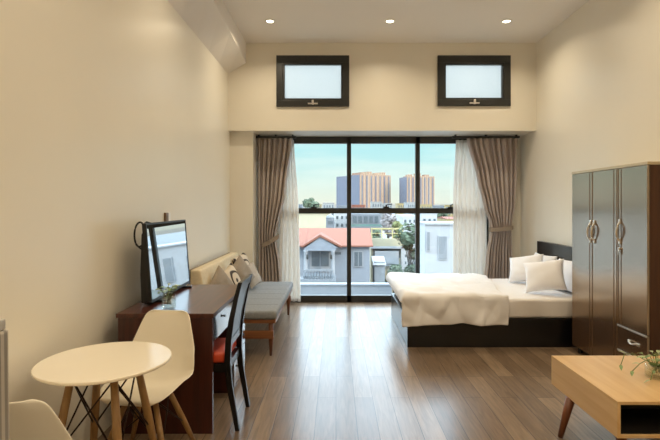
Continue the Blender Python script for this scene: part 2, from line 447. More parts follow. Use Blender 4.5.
def X(px, Y): return (px-CX)*Y/F
def Z(py, Y): return H-(py-CY)*Y/F
YD = 7.06
t = tag(curtain('drape', [(2.50, X(256.5, YD), X(293, YD)), (Z(190, YD), X(257, YD), X(286, YD)), (Z(236, YD), X(258.5, YD), X(276, YD)), (Z(245, YD), X(259, YD), X(276.5, YD)),
    (Z(262, YD), X(258, YD), X(280, YD)), (.02, X(257.5, YD), X(283, YD))], YD, 7, .042, M['drape'], 1), 'taupe drape tied back beside the sofa, left of the window', 'curtain')
t.name = 'drape'
def tie(pts, parent):
    bm = B()
    for a, b in zip(pts, pts[1:]): bar(bm, a, b, .06, .014, (0, 0, 1))
    return obj('tieback', bm, M['tie'], parent, bevel=.003)
tie([Vector((X(262, 6.97), 6.97, Z(246, 6.97))), Vector((X(270, 6.94), 6.94, Z(242, 6.94))), Vector((X(277.5, 6.98), 6.98, Z(237, 6.98))), Vector((X(279, 7.1), 7.10, Z(236, 7.1)))], t)
t = tag(curtain('drape', [(2.50, X(466, YD), X(519.2, YD)), (Z(179, YD), X(477, YD), X(518, YD)), (Z(206, YD), X(484, YD), X(516, YD)), (Z(226, YD), X(490.5, YD), X(511.5, YD)), (Z(232, YD), X(490.5, YD), X(511.5, YD)),
    (Z(252, YD), X(487, YD), X(512.5, YD)), (.02, X(483, YD), X(514, YD))], YD, 9, .042, M['drape'], 2.2), 'wide taupe drape tied back behind the bed, right of the window', 'curtain')
tie([Vector((X(489.5, 7.1), 7.10, Z(229.5, 7.1))), Vector((X(490.5, 6.98), 6.98, Z(230, 6.98))), Vector((X(501, 6.94), 6.94, Z(229.5, 6.94))), Vector((X(511.5, 6.98), 6.98, Z(228, 6.98))), Vector((X(513, 7.1), 7.1, Z(227.5, 7.1)))], t)
YS = 7.17
tag(curtain('sheer_curtain', [(2.49, X(282, YS), X(294, YS)), (Z(205, YS), X(278, YS), X(298.5, YS)), (.03, X(276, YS), X(300.5, YS))], YS, 5, .022, M['sheer'], .5, thick=.002),
    'white sheer curtain hanging next to the sofa end, left of the window', 'curtain')
tag(curtain('sheer_curtain', [(2.49, X(455.5, YS), X(487, YS)), (Z(190, YS), X(453, YS), X(487, YS)), (.03, X(453, YS), X(487, YS))], YS, 7, .022, M['sheer'], 1.7, thick=.002),
    'white sheer curtain hanging behind the bed, right of the window', 'curtain')
for (a, b, lab) in ((255.5, 296, 'dark curtain track above the drape beside the sofa'), (452, 519.5, 'dark curtain track above the drape behind the bed')):
    t = thing('curtain_track', lab, 'curtain rail', (X(a, YD), YD, 2.5))
    obj('rail', box(B(), X(a, YD), X(b, YD), YD-.02, YD+.02, 2.503, 2.535, .004), M['black_alu'], t, world=True)
    for k in range(3):
        xx = X(a, YD)+.05+k*(X(b, YD)-X(a, YD)-.1)/2; obj('bracket', box(B(), xx-.012, xx+.012, YD-.015, YD+.02, 2.53, 2.555), M['black_alu'], t, world=True)

# ------------------------------------------------------------------ desk
DX0, DX1, DY0, DY1, DZ = -1.44, -.80, 3.07, 4.20, .79
t = thing('desk', 'dark mahogany desk with glossy drawer front carrying the television', 'desk', (DX0, DY0, 0))
obj('desktop', box(B(), DX0, DX1-.0, DY0, DY1, DZ-.03, DZ, .003), M['mahog'], t, world=True)
obj('side_panel', box(B(), DX0+.01, DX1-.01, DY0+.01, DY0+.04, 0, DZ-.03, .002), M['mahogz'], t, world=True)
obj('back_panel', box(B(), DX0+.01, DX0+.03, DY0+.04, DY1-.46, .2, DZ-.03), M['mahogz'], t, world=True)
obj('pedestal', box(B(), DX0+.01, DX1-.035, DY1-.45, DY1-.01, .0, DZ-.03, .002), M['mahogz'], t, world=True)
d = obj('drawer', box(B(), DX1-.03, DX1-.012, DY0+.045, DY1-.46, DZ-.20, DZ-.034, .002), M['mahogfront'], t, world=True)
obj('knob', tube(B(), [(DX1-.012, 3.38, DZ-.085), (DX1-.004, 3.38, DZ-.085), (DX1+.003, 3.38, DZ-.085)], [.006, .006, .012], 10), M['black_plastic'], d, world=True)
obj('drawer_box', box(B(), DX0+.05, DX1-.03, DY0+.05, DY1-.47, DZ-.15, DZ-.04), M['mahogz'], t, world=True)
for k in range(3):
    z1 = DZ-.034-k*.24
    d = obj('drawer', box(B(), DX1-.03, DX1-.012, DY1-.448, DY1-.012, max(.05, z1-.236), z1, .002), M['mahogfront'], t, world=True)
    for yy in (DY1-.27, DY1-.19): obj('knob', tube(B(), [(DX1-.012, yy, z1-.12), (DX1+.006, yy, z1-.12), (DX1+.014, yy, z1-.12)], [.006, .006, .014], 10), M['black_plastic'], d, world=True)

# television
t = thing('television', 'flat black television leaning back on the dark desk, reflecting the window', 'television', (-1.33, 3.76, DZ))
def tvp(x, y, z):   # local lean: top goes towards the wall
    return Vector((x-.042*(z-DZ)/.56, y, z))
def tvbox(x0, x1, y0, y1, z0, z1, bev=.003):
    bm = box(B(), x0, x1, y0, y1, z0, z1, bev)
    for v in bm.verts: v.co = tvp(*v.co)
    return bm
TY0, TY1, TZ0, TZ1 = 3.30, 4.17, DZ+.02, 1.37
obj('casing', tvbox(-1.322, -1.298, TY0, TY1, TZ0, TZ1), M['black_plastic'], t, world=True)
bm = B(); prism(bm, [tvp(-1.321, TY0+.015, TZ0), tvp(-1.372, TY0+.015, TZ0), tvp(-1.366, TY0+.015, TZ0+.2), tvp(-1.336, TY0+.015, TZ1-.08), tvp(-1.321, TY0+.015, TZ1-.05)], (0, TY1-TY0-.03, 0))
obj('rear_housing', bm, M['black_plastic'], t, world=True, bevel=.004)
bm = B()
for (a, b, c, d_) in ((TY0, TY1, TZ0, TZ0+.022), (TY0, TY1, TZ1-.012, TZ1), (TY0, TY0+.012, TZ0+.022, TZ1-.012), (TY1-.012, TY1, TZ0+.022, TZ1-.012)): box(bm, -1.299, -1.291, a, b, c, d_)
for v in bm.verts: v.co = tvp(*v.co)
obj('bezel', bm, M['black_plastic'], t, world=True)
obj('screen', tvbox(-1.299, -1.294, TY0+.012, TY1-.012, TZ0+.022, TZ1-.012, 0), M['screen'], t, world=True)
for yy in (TY0+.14, TY1-.14):
    bm = B(); bar(bm, (-1.40, yy, DZ+.008), (-1.24, yy, DZ+.008), .03, .014, (0, 1, 0)); bar(bm, (-1.335, yy, DZ+.01), (-1.335, yy, DZ+.04), .03, .02, (0, 1, 0))
    obj('foot', bm, M['black_plastic'], t, world=True)

# cable loop hanging behind the television
pts = []
for k in range(25):
    a = 2*PI*k/24*1.0
    pts.append(at(139.5+5.0*math.cos(a+.9)-.4*math.sin(a), 234.5+12.2*math.sin(a+.9), 3.40))
bm = B(); tube(bm, [p+Vector((.0, .01*i/24, 0)) for i, p in enumerate(pts)], .007, 8)
p0 = at(144, 224.5, 3.36)
tube(bm, [p0, p0+Vector((.01, .02, .015)), p0+Vector((.03, .06, .005)), p0+Vector((.02, .1, -.05)), Vector((-1.42, 3.48, 1.15))], .008, 8)
lo = min(pts, key=lambda p: p.z)
tube(bm, [lo, lo+Vector((.01, .05, -.03)), lo+Vector((.0, .16, -.09)), Vector((-1.42, 3.66, .95)), Vector((-1.42, 3.75, DZ+.008))], .007, 8)
tag(obj('power_cable', bm, M['black_plastic'], smooth=True), 'black cable looped beside the top corner of the television', 'cable')

# wall socket above the television
c = at(166.8, 217.6, 4.25)
t = thing('wall_socket', 'small white and brown socket plate on the wall above the television', 'socket', (XL, 4.25, c.z))
bm = B(); box(bm, XL, XL+.012, 4.255, 4.33, c.z-.045, c.z+.045, .003); obj('plate', bm, M['whiteplastic'], t, world=True)
bm = B(); box(bm, XL, XL+.022, 4.185, 4.245, c.z-.045, c.z+.045, .003); obj('switch', bm, M['brownplastic'], t, world=True, label='brown half of the plate')

# ------------------------------------------------------------------ leaves and vases
def leaf(bm, p, d, L, Wd, droop=.25):
    d = Vector(d).normalized(); s = d.cross(Vector((0, 0, 1)))
    s = s.normalized() if s.length > 1e-4 else Vector((1, 0, 0)); n = s.cross(d)
    rows = []
    for k in range(6):
        u = k/5; w = Wd*math.sin(PI*min(1, u*.93+.05))**.8*.5*(1.15-.5*u)
        c = Vector(p)+d*(L*u)-Vector((0, 0, droop*L*u*u))
        rows.append((bm.verts.new(c-s*w+n*w*.35), bm.verts.new(c), bm.verts.new(c+s*w+n*w*.35)))
    for a, b in zip(rows, rows[1:]):
        bm.faces.new((a[0], a[1], b[1], b[0])); bm.faces.new((a[1], a[2], b[2], b[1]))

def vase_plant(loc, rad, hgt, label, nleaf, spread, rise, L, trailing=()):
    t = thing('vase_plant', label, 'plant', loc)
    bm = B(); lathe(bm, [(rad*.86, 0), (rad, .006), (rad, hgt*.6), (rad*.98, hgt), (rad*.94, hgt), (rad*.95, hgt*.6), (rad*.94, .012)], n=32, cap0=True, cap1=True)
    obj('glass_vase', bm, M['vase'], t, smooth=True)
    bm = B(); lathe(bm, [(rad*.9, .013), (rad*.92, hgt*.55)], n=24); obj('water', bm, M['water'], t, smooth=True)
    bs, bl, bp = B(), B(), B()
    for k in range(nleaf):
        a = k*2.399+random.uniform(-.3, .3); q = random.uniform(.25, 1)
        tip = Vector((math.cos(a)*spread*q, math.sin(a)*spread*q, hgt+rise*(1.1-.75*q)*random.uniform(.7, 1.1)))
        base = Vector((math.cos(a+2)*rad*.3, math.sin(a+2)*rad*.3, .03))
        mid = Vector((math.cos(a)*rad*.75*q, math.sin(a)*rad*.75*q, hgt*1.02))
        tube(bs, [base, mid*.5+base*.5+Vector((0, 0, .01)), mid, tip], .002, 5)
        leaf(bl if k % 3 else bp, tip, Vector((math.cos(a+random.uniform(-.8, .8)), math.sin(a), random.uniform(-.1, .5))), L*random.uniform(.7, 1.15), L*.62)
        leaf(bl if k % 2 else bp, mid*.4+tip*.6, Vector((math.cos(a+1.4), math.sin(a+1.4), random.uniform(0, .5))), L*random.uniform(.5, .9), L*.5)
        leaf(bl, (mid+base)*.5, Vector((math.cos(a-1.2), math.sin(a-1.2), .6)), rad*.9, rad*.6)
    for path in trailing:
        path = [Vector(p) for p in path]
        tube(bs, path, .0025, 5)
        for i in range(1, len(path)):
            dd = path[i]-path[i-1]
            leaf(bl if i % 2 else bp, path[i], dd+Vector((0, (-1)**i*.06, .02)), L*.8, L*.42)
    obj('stem', bs, M['stem'], t, smooth=True); obj('foliage', bl, M['leaf'], t); obj('foliage', bp, M['leafpale'], t, label='paler green leaves')
    return t
vase_plant((-1.145, 3.22, DZ), .047, .095, 'small clear glass vase with green sprigs on the desk', 11, .07, .075, .055)

# ------------------------------------------------------------------ white shell chairs
def shell_mesh():
    prof = [(-.212, .424, .105), (-.222, .436, .145), (-.208, .448, .180), (-.155, .450, .208), (-.06, .440, .224), (.04, .432, .231), (.12, .442, .229), (.165, .480, .228),
            (.19, .54, .225), (.207, .61, .209), (.222, .68, .187), (.238, .75, .164), (.251, .80, .146), (.256, .822, .127), (.259, .832, .092)]
    nv = len(prof)-1
    def f(u, v):
        i = min(nv-1, int(v*nv)); k = v*nv-i
        a, b = prof[i], prof[i+1]
        y, z, w = (a[j]+(b[j]-a[j])*k for j in range(3))
        pa, pb = prof[max(0, i-1)], prof[min(nv, i+2)]
        ty, tz = pb[0]-pa[0], pb[1]-pa[1]; l = math.hypot(ty, tz); ny, nz = -tz/l, ty/l     # towards the sitter
        s = 2*u-1
        seatness = max(0., min(1., (z-.44)/.1))
        mid = math.exp(-((z-.52)/.12)**2)
        lift = (.045+.035*mid)*abs(s)**2.6*max(.12, min(1, (y+.23)/.2))
        if z > .6: lift = (.05-.03*(z-.6)/.23)*abs(s)**2.2
        return Vector((s*w, y+ny*lift, z+nz*lift))
    bm = B(); grid(bm, 22, nv*2, f)
    return bm

def shell_chair(loc, rz, label):
    t = thing('shell_chair', label, 'chair', loc, rz, 'white shell chairs at the round table')
    obj('shell', shell_mesh(), M['shell'], t, smooth=True, solid=.007, sub=1)
    for sx in (-1, 1):
        for sy in (-1, 1):
            obj('leg', tube(B(), [(sx*.075, sy*.075-.01, .424), (sx*.15, sy*.14-.01, .2), (sx*.215, sy*.195-.01, 0)], [.0155, .017, .0115], 12), M['beech'], t, smooth=True)
    bm = B()
    for (a, b) in (((-1, -1), (1, -1)), ((1, -1), (1, 1)), ((1, 1), (-1, 1)), ((-1, 1), (-1, -1))):
        for p, q in ((a, b), (b, a)):
            tube(bm, [(p[0]*.088, p[1]*.085-.01, .392), (q[0]*.155, q[1]*.145-.01, .185)], .0042, 6)
    tube(bm, [(-.1, -.085, .412), (.1, -.085, .412), (.1, .075, .412), (-.1, .075, .412)], .006, 6, closed=True)
    obj('brace', bm, M['wire'], t, smooth=True)
    return t
ch = shell_chair((-1.085, 2.73, 0), math.radians(-6), 'white shell chair on wooden legs between the round table and desk')
dup(ch, (-1.14, 1.845, 0), math.radians(182), 'white shell chair seen from behind at the lower left corner, near the grey appliance')

# round table
TX, TYc, TZt = -1.150, 2.345, .73
t = thing('round_table', 'small round white table on four splayed wooden legs with wire braces', 'table', (TX, TYc, 0))
bm = B(); lathe(bm, [(.300, TZt-.018), (.308, TZt-.016), (.312, TZt-.010), (.312, TZt-.003), (.309, TZt)], n=72); obj('tabletop', bm, M['tabletop'], t, smooth=False, bevel=.002)
for p in t.children:
    for f_ in p.data.polygons: f_.use_smooth = len(f_.vertices) == 4
la = math.radians(-50)
for k in range(4):
    a = la+k*PI/2; ca, sa = math.cos(a), math.sin(a)
    obj('leg', tube(B(), [(ca*.145, sa*.145, TZt-.022), (ca*.21, sa*.21, .38), (ca*.285, sa*.285, 0)], [.0165, .021, .013], 12), M['beech'], t, smooth=True)
bm = B()
for k in range(4):
    a, b = la+k*PI/2, la+(k+1)*PI/2
    for p, q in ((a, b), (b, a)):
        tube(bm, [(math.cos(p)*.150, math.sin(p)*.150, TZt-.06), (math.cos(q)*.222, math.sin(q)*.222, .32)], .0045, 6)
obj('brace', bm, M['wire'], t, smooth=True)
bm = B(); lathe(bm, [(.12, TZt-.030), (.13, TZt-.022)], n=32); obj('mounting_plate', bm, M['wire'], t)

# ------------------------------------------------------------------ grey appliance at left edge
t = thing('appliance', 'tall grey ribbed metal appliance with chrome top fitting, cut off at the left edge', 'appliance', (-1.15, .9, 0))
obj('body', box(B(), -1.45, -.872, .62, 1.20, .03, 1.182, .01), M['steelgrey'], t, world=True)
bm = box(B(), -.866, -.838, .62, 1.206, .05, 1.182, .006)
for v in bm.verts: v.co.x += (1.165-v.co.z)*.012
obj('door', bm, M['steelgrey'], t, world=True)
obj('hinge', box(B(), -.90, -.842, 1.165, 1.20, 1.183, 1.212, .004), M['silver'], t, world=True, label='chrome fitting at the top corner')
for sx in (-1.42, -.91):
    for sy in (.66, 1.15): obj('foot', lathe(B(), [(.02, 0), (.02, .032)], (sx, sy, 0), 12), M['black_plastic'], t, world=True)

# ------------------------------------------------------------------ black wooden chair at the desk
t = thing('desk_chair', 'black wooden chair with orange-red seat pushed in at the desk', 'chair', (-.86, 3.31, 0))
CH0, CH1 = 3.13, 3.50
leg_path = [(-.655, 0), (-.680, .14), (-.708, .30), (-.722, .45), (-.715, .60), (-.694, .74), (-.664, .88), (-.636, .985)]
def curved_leg(y, w=.03, t_=.036):
    bm = B(); rings = []
    for i, (x, z) in enumerate(leg_path):
        k = .8+.35*math.sin(PI*min(1, z/.985*1.05+.0))
        rings.append([bm.verts.new((x+a*t_*k/2, y+b*w/2, z)) for a, b in ((-1, -1), (1, -1), (1, 1), (-1, 1))])
    for a, b in zip(rings, rings[1:]): bridge(bm, a, b)
    bm.faces.new(rings[0][::-1]); bm.faces.new(rings[-1])
    return bm
for y in (CH0, CH1): obj('leg', curved_leg(y), M['blackwood'], t, world=True, bevel=.004)
for y in (CH0+.0, CH1-.0): obj('leg', bar(B(), (-1.08, y, 0), (-1.08, y, .43), .032, .032), M['blackwood'], t, world=True, bevel=.003)
def lx(z):
    for (xa, za), (xb, zb) in zip(leg_path, leg_path[1:]):
        if za <= z <= zb: return xa+(xb-xa)*(z-za)/(zb-za)
    return leg_path[-1][0]
bm = B()
def panel(z0, z1, th):
    bm = B(); n = 10; rings = []
    for k in range(n+1):
        z = z0+(z1-z0)*k/n; x = lx(z)
        rings.append([bm.verts.new((x+a*th/2, y, z)) for a, y in ((-1, CH0+.015), (1, CH0+.015), (1, CH1-.015), (-1, CH1-.015))])
    for a, b in zip(rings, rings[1:]): bridge(bm, a, b)
    bm.faces.new(rings[0][::-1]); bm.faces.new(rings[-1]); return bm
obj('top_rail', panel(.92, .985, .026), M['blackwood'], t, world=True, bevel=.003)
obj('backrest', panel(.60, .92, .014), M['slate_sheen'], t, world=True)
obj('lower_rail', panel(.545, .60, .022), M['blackwood'], t, world=True, bevel=.003)
bm = B(); box(bm, -1.10, -.725, CH0-.016, CH0+.012, .39, .445); box(bm, -1.10, -.725, CH1-.012, CH1+.016, .39, .445)
box(bm, -1.10, -1.07, CH0+.012, CH1-.012, .39, .445); box(bm, -.745, -.715, CH0+.012, CH1-.012, .39, .445)
obj('seat_frame', bm, M['blackwood'], t, world=True)
obj('seat', box(B(), -1.125, -.738, CH0-.005, CH1+.005, .446, .515, .018, 3), M['redseat'], t, world=True, smooth=True)

# ------------------------------------------------------------------ sofa
SY0, SY1, SX0, SX1 = 4.66, 6.47, -1.50, -.60
t = thing('daybed_sofa', 'low wooden daybed sofa with grey seat and beige back along left wall', 'sofa', (-1.05, SY0, 0))
bm = B()
for (ya, yb) in ((SY0, SY0+.035), (SY1-.035, SY1)): box(bm, SX0+.02, SX1, ya, yb, .325, .36, .003); box(bm, SX0+.02, SX1-.02, ya, yb, .172, .25, .003)
box(bm, SX1-.035, SX1, SY0+.035, SY1-.035, .325, .36, .003); box(bm, SX0+.02, SX0+.055, SY0+.035, SY1-.035, .325, .36, .003)
for k in range(9):
    yy = SY0+.15+k*.185; box(bm, SX0+.055, SX1-.035, yy, yy+.07, .335, .355)
obj('frame', bm, M['teak'], t, world=True)
for x in (SX0+.07, SX1-.05):
    for y in (SY0+.03, SY1-.05):
        obj('leg', tube(B(), [(x, y, .326), (x, y, .17), (x, y, .0)], [.024, .024, .014], 12), M['teakz'], t, world=True, smooth=True)
def cushion(x0, x1, y0, y1, z0, z1, r, crown=.012, n=14):
    bm = B(); box(bm, x0, x1, y0, y1, z0, z1, r, 4)
    return bm
sc = obj('seat_cushion', cushion(SX0+.08, SX1+.012, SY0-.01, SY1, .361, .45, .03), M['sofa_grey'], t, world=True, smooth=True)
bm = B()
for k in range(1, 6): tube(bm, [(SX0+.3, SY0+k*.30, .449), (SX1-.01, SY0+k*.30, .449)], .003, 6)
obj('piping', bm, M['sofa_grey'], sc, world=True)
def backc():
    bm = box(B(), SX0+.05, SX0+.155, SY0+.0, SY1-.02, .452, .855, .025, 4)
    for v in bm.verts: v.co.x -= .0*(v.co.z-.4); 
    for v in bm.verts:
        if v.co.x > SX0+.1: v.co.x += .06*(.855-v.co.z)/.405
    return bm
obj('backrest', backc(), M['sofa_beige'], t, world=True, smooth=True)
bm = B(); box(bm, SX0+.025, SX0+.049, SY0+.01, SY1-.02, .325, .85); obj('back_board', bm, M['pil_taupe'], t, world=True)

def pillow_mesh(w, h, th, pinch=.07, seed=0, n=18):
    bm = B(); side = {}
    def P2(i, j, sg):
        u, v = 2*i/n-1, 2*j/n-1
        e = (1-abs(u)**2.4)*(1-abs(v)**2.4)
        k = 1-pinch*(1-abs(u)**2)*abs(v)**3; k2 = 1-pinch*(1-abs(v)**2)*abs(u)**3
        nz = noise.noise(Vector((u*1.7+seed, v*1.7, sg*3.1+seed)))*.12
        return Vector((u*w/2*k2, v*h/2*k, sg*th/2*max(0, e)**.55*(1+nz)))
    top = [[bm.verts.new(P2(i, j, 1)) for j in range(n+1)] for i in range(n+1)]
    bot = [[top[i][j] if i in (0, n) or j in (0, n) else bm.verts.new(P2(i, j, -1)) for j in range(n+1)] for i in range(n+1)]
    for i in range(n):
        for j in range(n):
            bm.faces.new((top[i][j], top[i+1][j], top[i+1][j+1], top[i][j+1]))
            f = (bot[i][j], bot[i][j+1], bot[i+1][j+1], bot[i+1][j])
            if len(set(f)) == 4 and bm.faces.get(f) is None: bm.faces.new(f)
    return bm

def pillow(name, loc, w, h, th, normal, roll, mat, label, cat, group, seed):
    bm = pillow_mesh(w, h, th, pinch=.13 if 'bed' in name else .08, seed=seed)
    n = Vector(normal).normalized(); up = Vector((0, 0, 1)); u = up.cross(n).normalized(); v = n.cross(u)
    R = Matrix((u, v, n)).transposed().to_4x4() @ Matrix.Rotation(roll, 4, 'Z')
    bm.transform(R)
    o = obj(name, bm, mat, smooth=True, sub=1); o.location = loc
    return tag(o, label, cat, group)
g = 'throw cushions leaning on the sofa back'
pillow('throw_cushion', (-1.215, 5.01, .645), .33, .33, .11, (.9, -.32, .3), .62, M['pil_taupe'], 'plain taupe throw cushion on the sofa, nearest the desk', 'cushion', g, 1)
pillow('throw_cushion', (-1.18, 5.32, .645), .33, .33, .11, (.9, -.3, .33), .35, M['pil_swirl'], 'swirl-patterned throw cushion between two plain ones on the sofa', 'cushion', g, 2)
pillow('throw_cushion', (-1.125, 5.60, .67), .37, .37, .12, (.84, -.42, .3), .55, M['pil_taupe'], 'large plain taupe throw cushion in the middle of the sofa, behind the black chair top', 'cushion', g, 3)
pillow('throw_cushion', (-1.215, 6.14, .68), .37, .37, .12, (.9, -.3, .3), .2, M['pil_swirl'], 'dark-patterned throw cushion at the far end of the sofa by the curtain', 'cushion', g, 4)
pillow('throw_cushion', (-1.055, 5.89, .62), .30, .30, .10, (.84, -.36, .42), .2, M['pil_light'], 'light plain throw cushion on the sofa, in front of the farthest patterned one', 'cushion', g, 5)

# ------------------------------------------------------------------ bed
BX0, BX1, BY0, BY1 = .752, 2.79, 4.95, 6.41
t = thing('bed', 'black low bed base with headboard against the right wall', 'bed', (1.8, BY0, 0))
obj('base', box(B(), BX0, BX1, BY0, BY1, 0, .30, .004), M['bedblack'], t, world=True)
obj('headboard', box(B(), 2.765, 2.835, BY0-.02, BY1+.06, 0, 1.005, .006), M['bedblack'], t, world=True)
bm = box(B(), BX0+.03, 2.76, BY0+.01, BY1-.02, .301, .505, .035, 4)
bmesh.ops.subdivide_edges(bm, edges=[e for e in bm.edges if e.calc_length() > .3], cuts=40, use_grid_fill=True)
for v in bm.verts:
    d = noise.noise(Vector((v.co.x*5+v.co.z*6, v.co.y*3, v.co.z*16)))*.012
    if v.co.z < .48: v.co.y += d*(1 if v.co.y < 5.5 else 0)
    else: v.co.z += d*.5
tag(obj('mattress', bm, M['sheet'], smooth=True), 'mattress in a white fitted sheet on the black bed', 'mattress')

def duvet():
    bm = B(); x_edge, y_edge, yfar, xr, zt, r = BX0+.0, BY0+.005, BY1-.03, 1.80, .566, .055
    hx, hy = .125, .36
    def drop(d):
        if d <= 0: return 0, 0
        if d < r*PI/2: return r*math.sin(d/r), r*(1-math.cos(d/r))
        return r, r+(d-r*PI/2)
    def f(u, v):
        ax = (x_edge-hx)+(xr+.38*max(0, v-.3)+.01*math.sin(v*14)-(x_edge-hx))*u
        hyy = hy+.012*math.sin(u*7+1)+.006*math.sin(u*19)-.015*u
        ay = (y_edge-hyy)+(yfar+hx-(y_edge-hyy))*v
        ox, dx = drop(x_edge-ax); oy, dy = drop(y_edge-ay); of, df = drop(ay-yfar)
        x = ax if ax > x_edge else x_edge-ox
        y = ay if y_edge < ay < yfar else (y_edge-oy if ay <= y_edge else yfar+of)
        z = zt-max(dx, dy, df)-.12*min(dx, max(dy, df))
        nn = noise.noise(Vector((ax*2.2, ay*2.6, 3)))*.6+noise.noise(Vector((ax*6, ay*5, 7)))*.4
        if dy > .02: y -= .022*nn+.010*math.sin(ax*9+nn*5)*min(1, dy/.2)
        if dx > .02: x -= .02*nn
        z -= .028*max(0, (u-.82)/.18)**1.5 if dy <= 0 else 0
        fine = noise.noise(Vector((ax*9+nn*2, ay*4, 11)))*.008+abs(noise.noise(Vector((ax*3.5+ay*2, ay*3-ax, 5))))*.03-.01
        if dx <= .02 and dy <= .02: z += .026*nn+fine
        elif dy > .02: y -= fine*1.6
        return Vector((x, y, z))
    grid(bm, 70, 90, f)
    return bm
tag(obj('duvet', duvet(), M['duvet'], smooth=True, solid=.028, sub=1), 'white duvet spread over the foot half of the bed, hanging down the side', 'duvet')
g = 'white pillows at the headboard'
pillow('bed_pillow', (2.635, 6.04, .70), .52, .38, .17, (-.9, -.12, .38), .0, M['pillow'], 'white pillow standing against the headboard on the window side', 'pillow', g, 11)
pillow('bed_pillow', (2.635, 5.36, .70), .52, .40, .15, (-.9, -.12, .38), .05, M['pillow'], 'white pillow standing against the headboard, partly hidden by the wardrobe', 'pillow', g, 12)
pillow('bed_pillow', (2.395, 5.93, .70), .46, .37, .20, (-.62, -.56, .5), .22, M['pillow'], 'white pillow lying in front on the window side of the bed', 'pillow', g, 13)
pillow('bed_pillow', (2.325, 5.24, .71), .46, .38, .20, (-.55, -.68, .45), .2, M['pillow'], 'white pillow lying in front on the wardrobe side of the bed', 'pillow', g, 14)

# ------------------------------------------------------------------ wardrobe
WX, WX1, WY0, WY1, WZ = 2.425, 2.842, 3.66, 4.83, 1.835
t = thing('wardrobe', 'tall glossy dark brown three-door wardrobe with silver handles beside the bed', 'wardrobe', (2.63, 4.24, 0))
bm = B(); box(bm, WX+.022, WX1, WY0, WY0+.02, .06, WZ); box(bm, WX+.022, WX1, WY1-.02, WY1, .06, WZ); box(bm, WX+.022, WX1, WY0+.02, WY1-.02, .06, .08)
box(bm, WX1-.01, WX1, WY0+.02, WY1-.02, .08, WZ-.02); box(bm, WX+.03, WX1-.01, WY0+.39, WY0+.41, .08, WZ-.02)
obj('carcass', bm, M['wardside'], t, world=True)
obj('top_panel', box(B(), WX-.002, WX1, WY0-.004, WY1+.004, WZ-.02, WZ+.004, .002), M['trimlight'], t, world=True, label='pale top edge')
for sy in (WY0+.05, WY1-.05):
    for sx in (WX+.06, WX1-.05): obj('foot', lathe(B(), [(.022, 0), (.026, .062)], (sx, sy, 0), 14), M['black_plastic'], t, world=True)
def handle(y, z, L=.17):
    bm = B(); pts = []
    for k in range(13):
        u = k/12; pts.append((WX-.006-.026*math.sin(PI*u)**.7, y+.006*math.sin(2*PI*u), z-L/2+L*u))
    tube(bm, pts, [.006+.004*math.sin(PI*k/12) for k in range(13)], 8)
    for zz in (z-L/2, z+L/2): box(bm, WX-.012, WX, y-.013, y+.013, zz-.022, zz+.022, .004)
    return bm
dw = (WY1-WY0)/3
def door(ya, yb, za, zb):
    bm = box(B(), WX, WX+.02, ya+.002, yb-.002, za, zb, .003)
    return bm
dz0 = .478
doors = [(WY1-dw, WY1, .07, WZ-.022), (WY1-2*dw, WY1-dw, .07, WZ-.022), (WY0, WY0+dw, dz0+.004, WZ-.022)]
hy = [WY1-dw+.032, WY1-dw-.035, WY0+dw-.04]
for i, (ya, yb, za, zb) in enumerate(doors):
    d = obj('door', door(ya, yb, za, zb), M['wardrobe'], t, world=True)
    obj('handle', handle(hy[i], Z(231.5, hy[i]*0+WX*F/ (X(0,1)*0+ (591 if i < 2 else 619)-CX))), M['silver'], d, world=True)
    # paired moulding beads along the door edges
    bm = B()
    for yy in ((ya+.012, ya+.055) if i != 2 else (yb-.012, yb-.05)):
        box(bm, WX-.004, WX+.001, yy-.004, yy+.004, za+.004, zb-.004, .001)
    obj('bead', bm, M['wardrobe'], d, world=True)
    if i == 2:
        bm = B(); zz = 1.128; yk = hy[2]
        tube(bm, [(WX, yk, zz), (WX-.012, yk, zz)], .011, 12); box(bm, WX-.018, WX-.012, yk-.009, yk+.009, zz-.014, zz+.006, .002); box(bm, WX-.020, WX-.014, yk-.006, yk+.006, zz-.050, zz-.014, .002)
        obj('key', bm, M['silver'], d, world=True)
for (za, zb) in ((.272, dz0-.002), (.07, .266)):
    d = obj('drawer', door(WY0, WY0+dw, za, zb), M['wardrobe'], t, world=True)
    obj('edge_strip', box(B(), WX-.006, WX+.004, WY0+.004, WY0+dw-.004, zb-.013, zb, .001), M['silver'], d, world=True, label='bright metal strip along the drawer top')
    bm = B(); yc = WY0+dw*.42; pts = []
    for k in range(11):
        u = k/10; pts.append((WX-.006-.022*math.sin(PI*u)**.7, yc-.055+.11*u, zb-.10+.006*math.cos(2*PI*u)))
    tube(bm, pts, .0065, 8)
    for yy in (yc-.055, yc+.055): box(bm, WX-.010, WX, yy-.018, yy+.018, zb-.112, zb-.088, .003)
    obj('handle', bm, M['silver'], d, world=True)

# ------------------------------------------------------------------ coffee table
KX0, KX1, KY0, KY1, KZ0, KZ1 = 1.503, 2.55, 2.51, 3.28, .253, .45
t = thing('coffee_table', 'pale wooden low table with open shelf slot and dark tapered legs', 'table', (2.0, 2.9, 0))
bm = B(); th = .018
box(bm, KX0, KX1, KY0, KY1, KZ1-th, KZ1, .0015); box(bm, KX0, KX1, KY0, KY1, KZ0, KZ0+th, .0015)
box(bm, KX0, KX0+th, KY0+.001, KY1-.001, KZ0+th, KZ1-th); box(bm, KX1-th, KX1, KY0+.001, KY1-.001, KZ0+th, KZ1-th)
box(bm, KX0+th, KX1-th, KY1-th, KY1-.001, KZ0+th, KZ1-th); 
obj('box_body', bm, M['oak'], t, world=True)
bm = B(); box(bm, KX0+th+.001, KX1-th-.001, KY0+.32, KY0+.335, KZ0+th, KZ1-th); box(bm, KX0+th, KX0+th+.003, KY0+.012, KY0+.32, KZ0+th, KZ1-th); box(bm, KX0+th, KX1-th, KY0+.012, KY0+.32, KZ0+th, KZ0+th+.003)
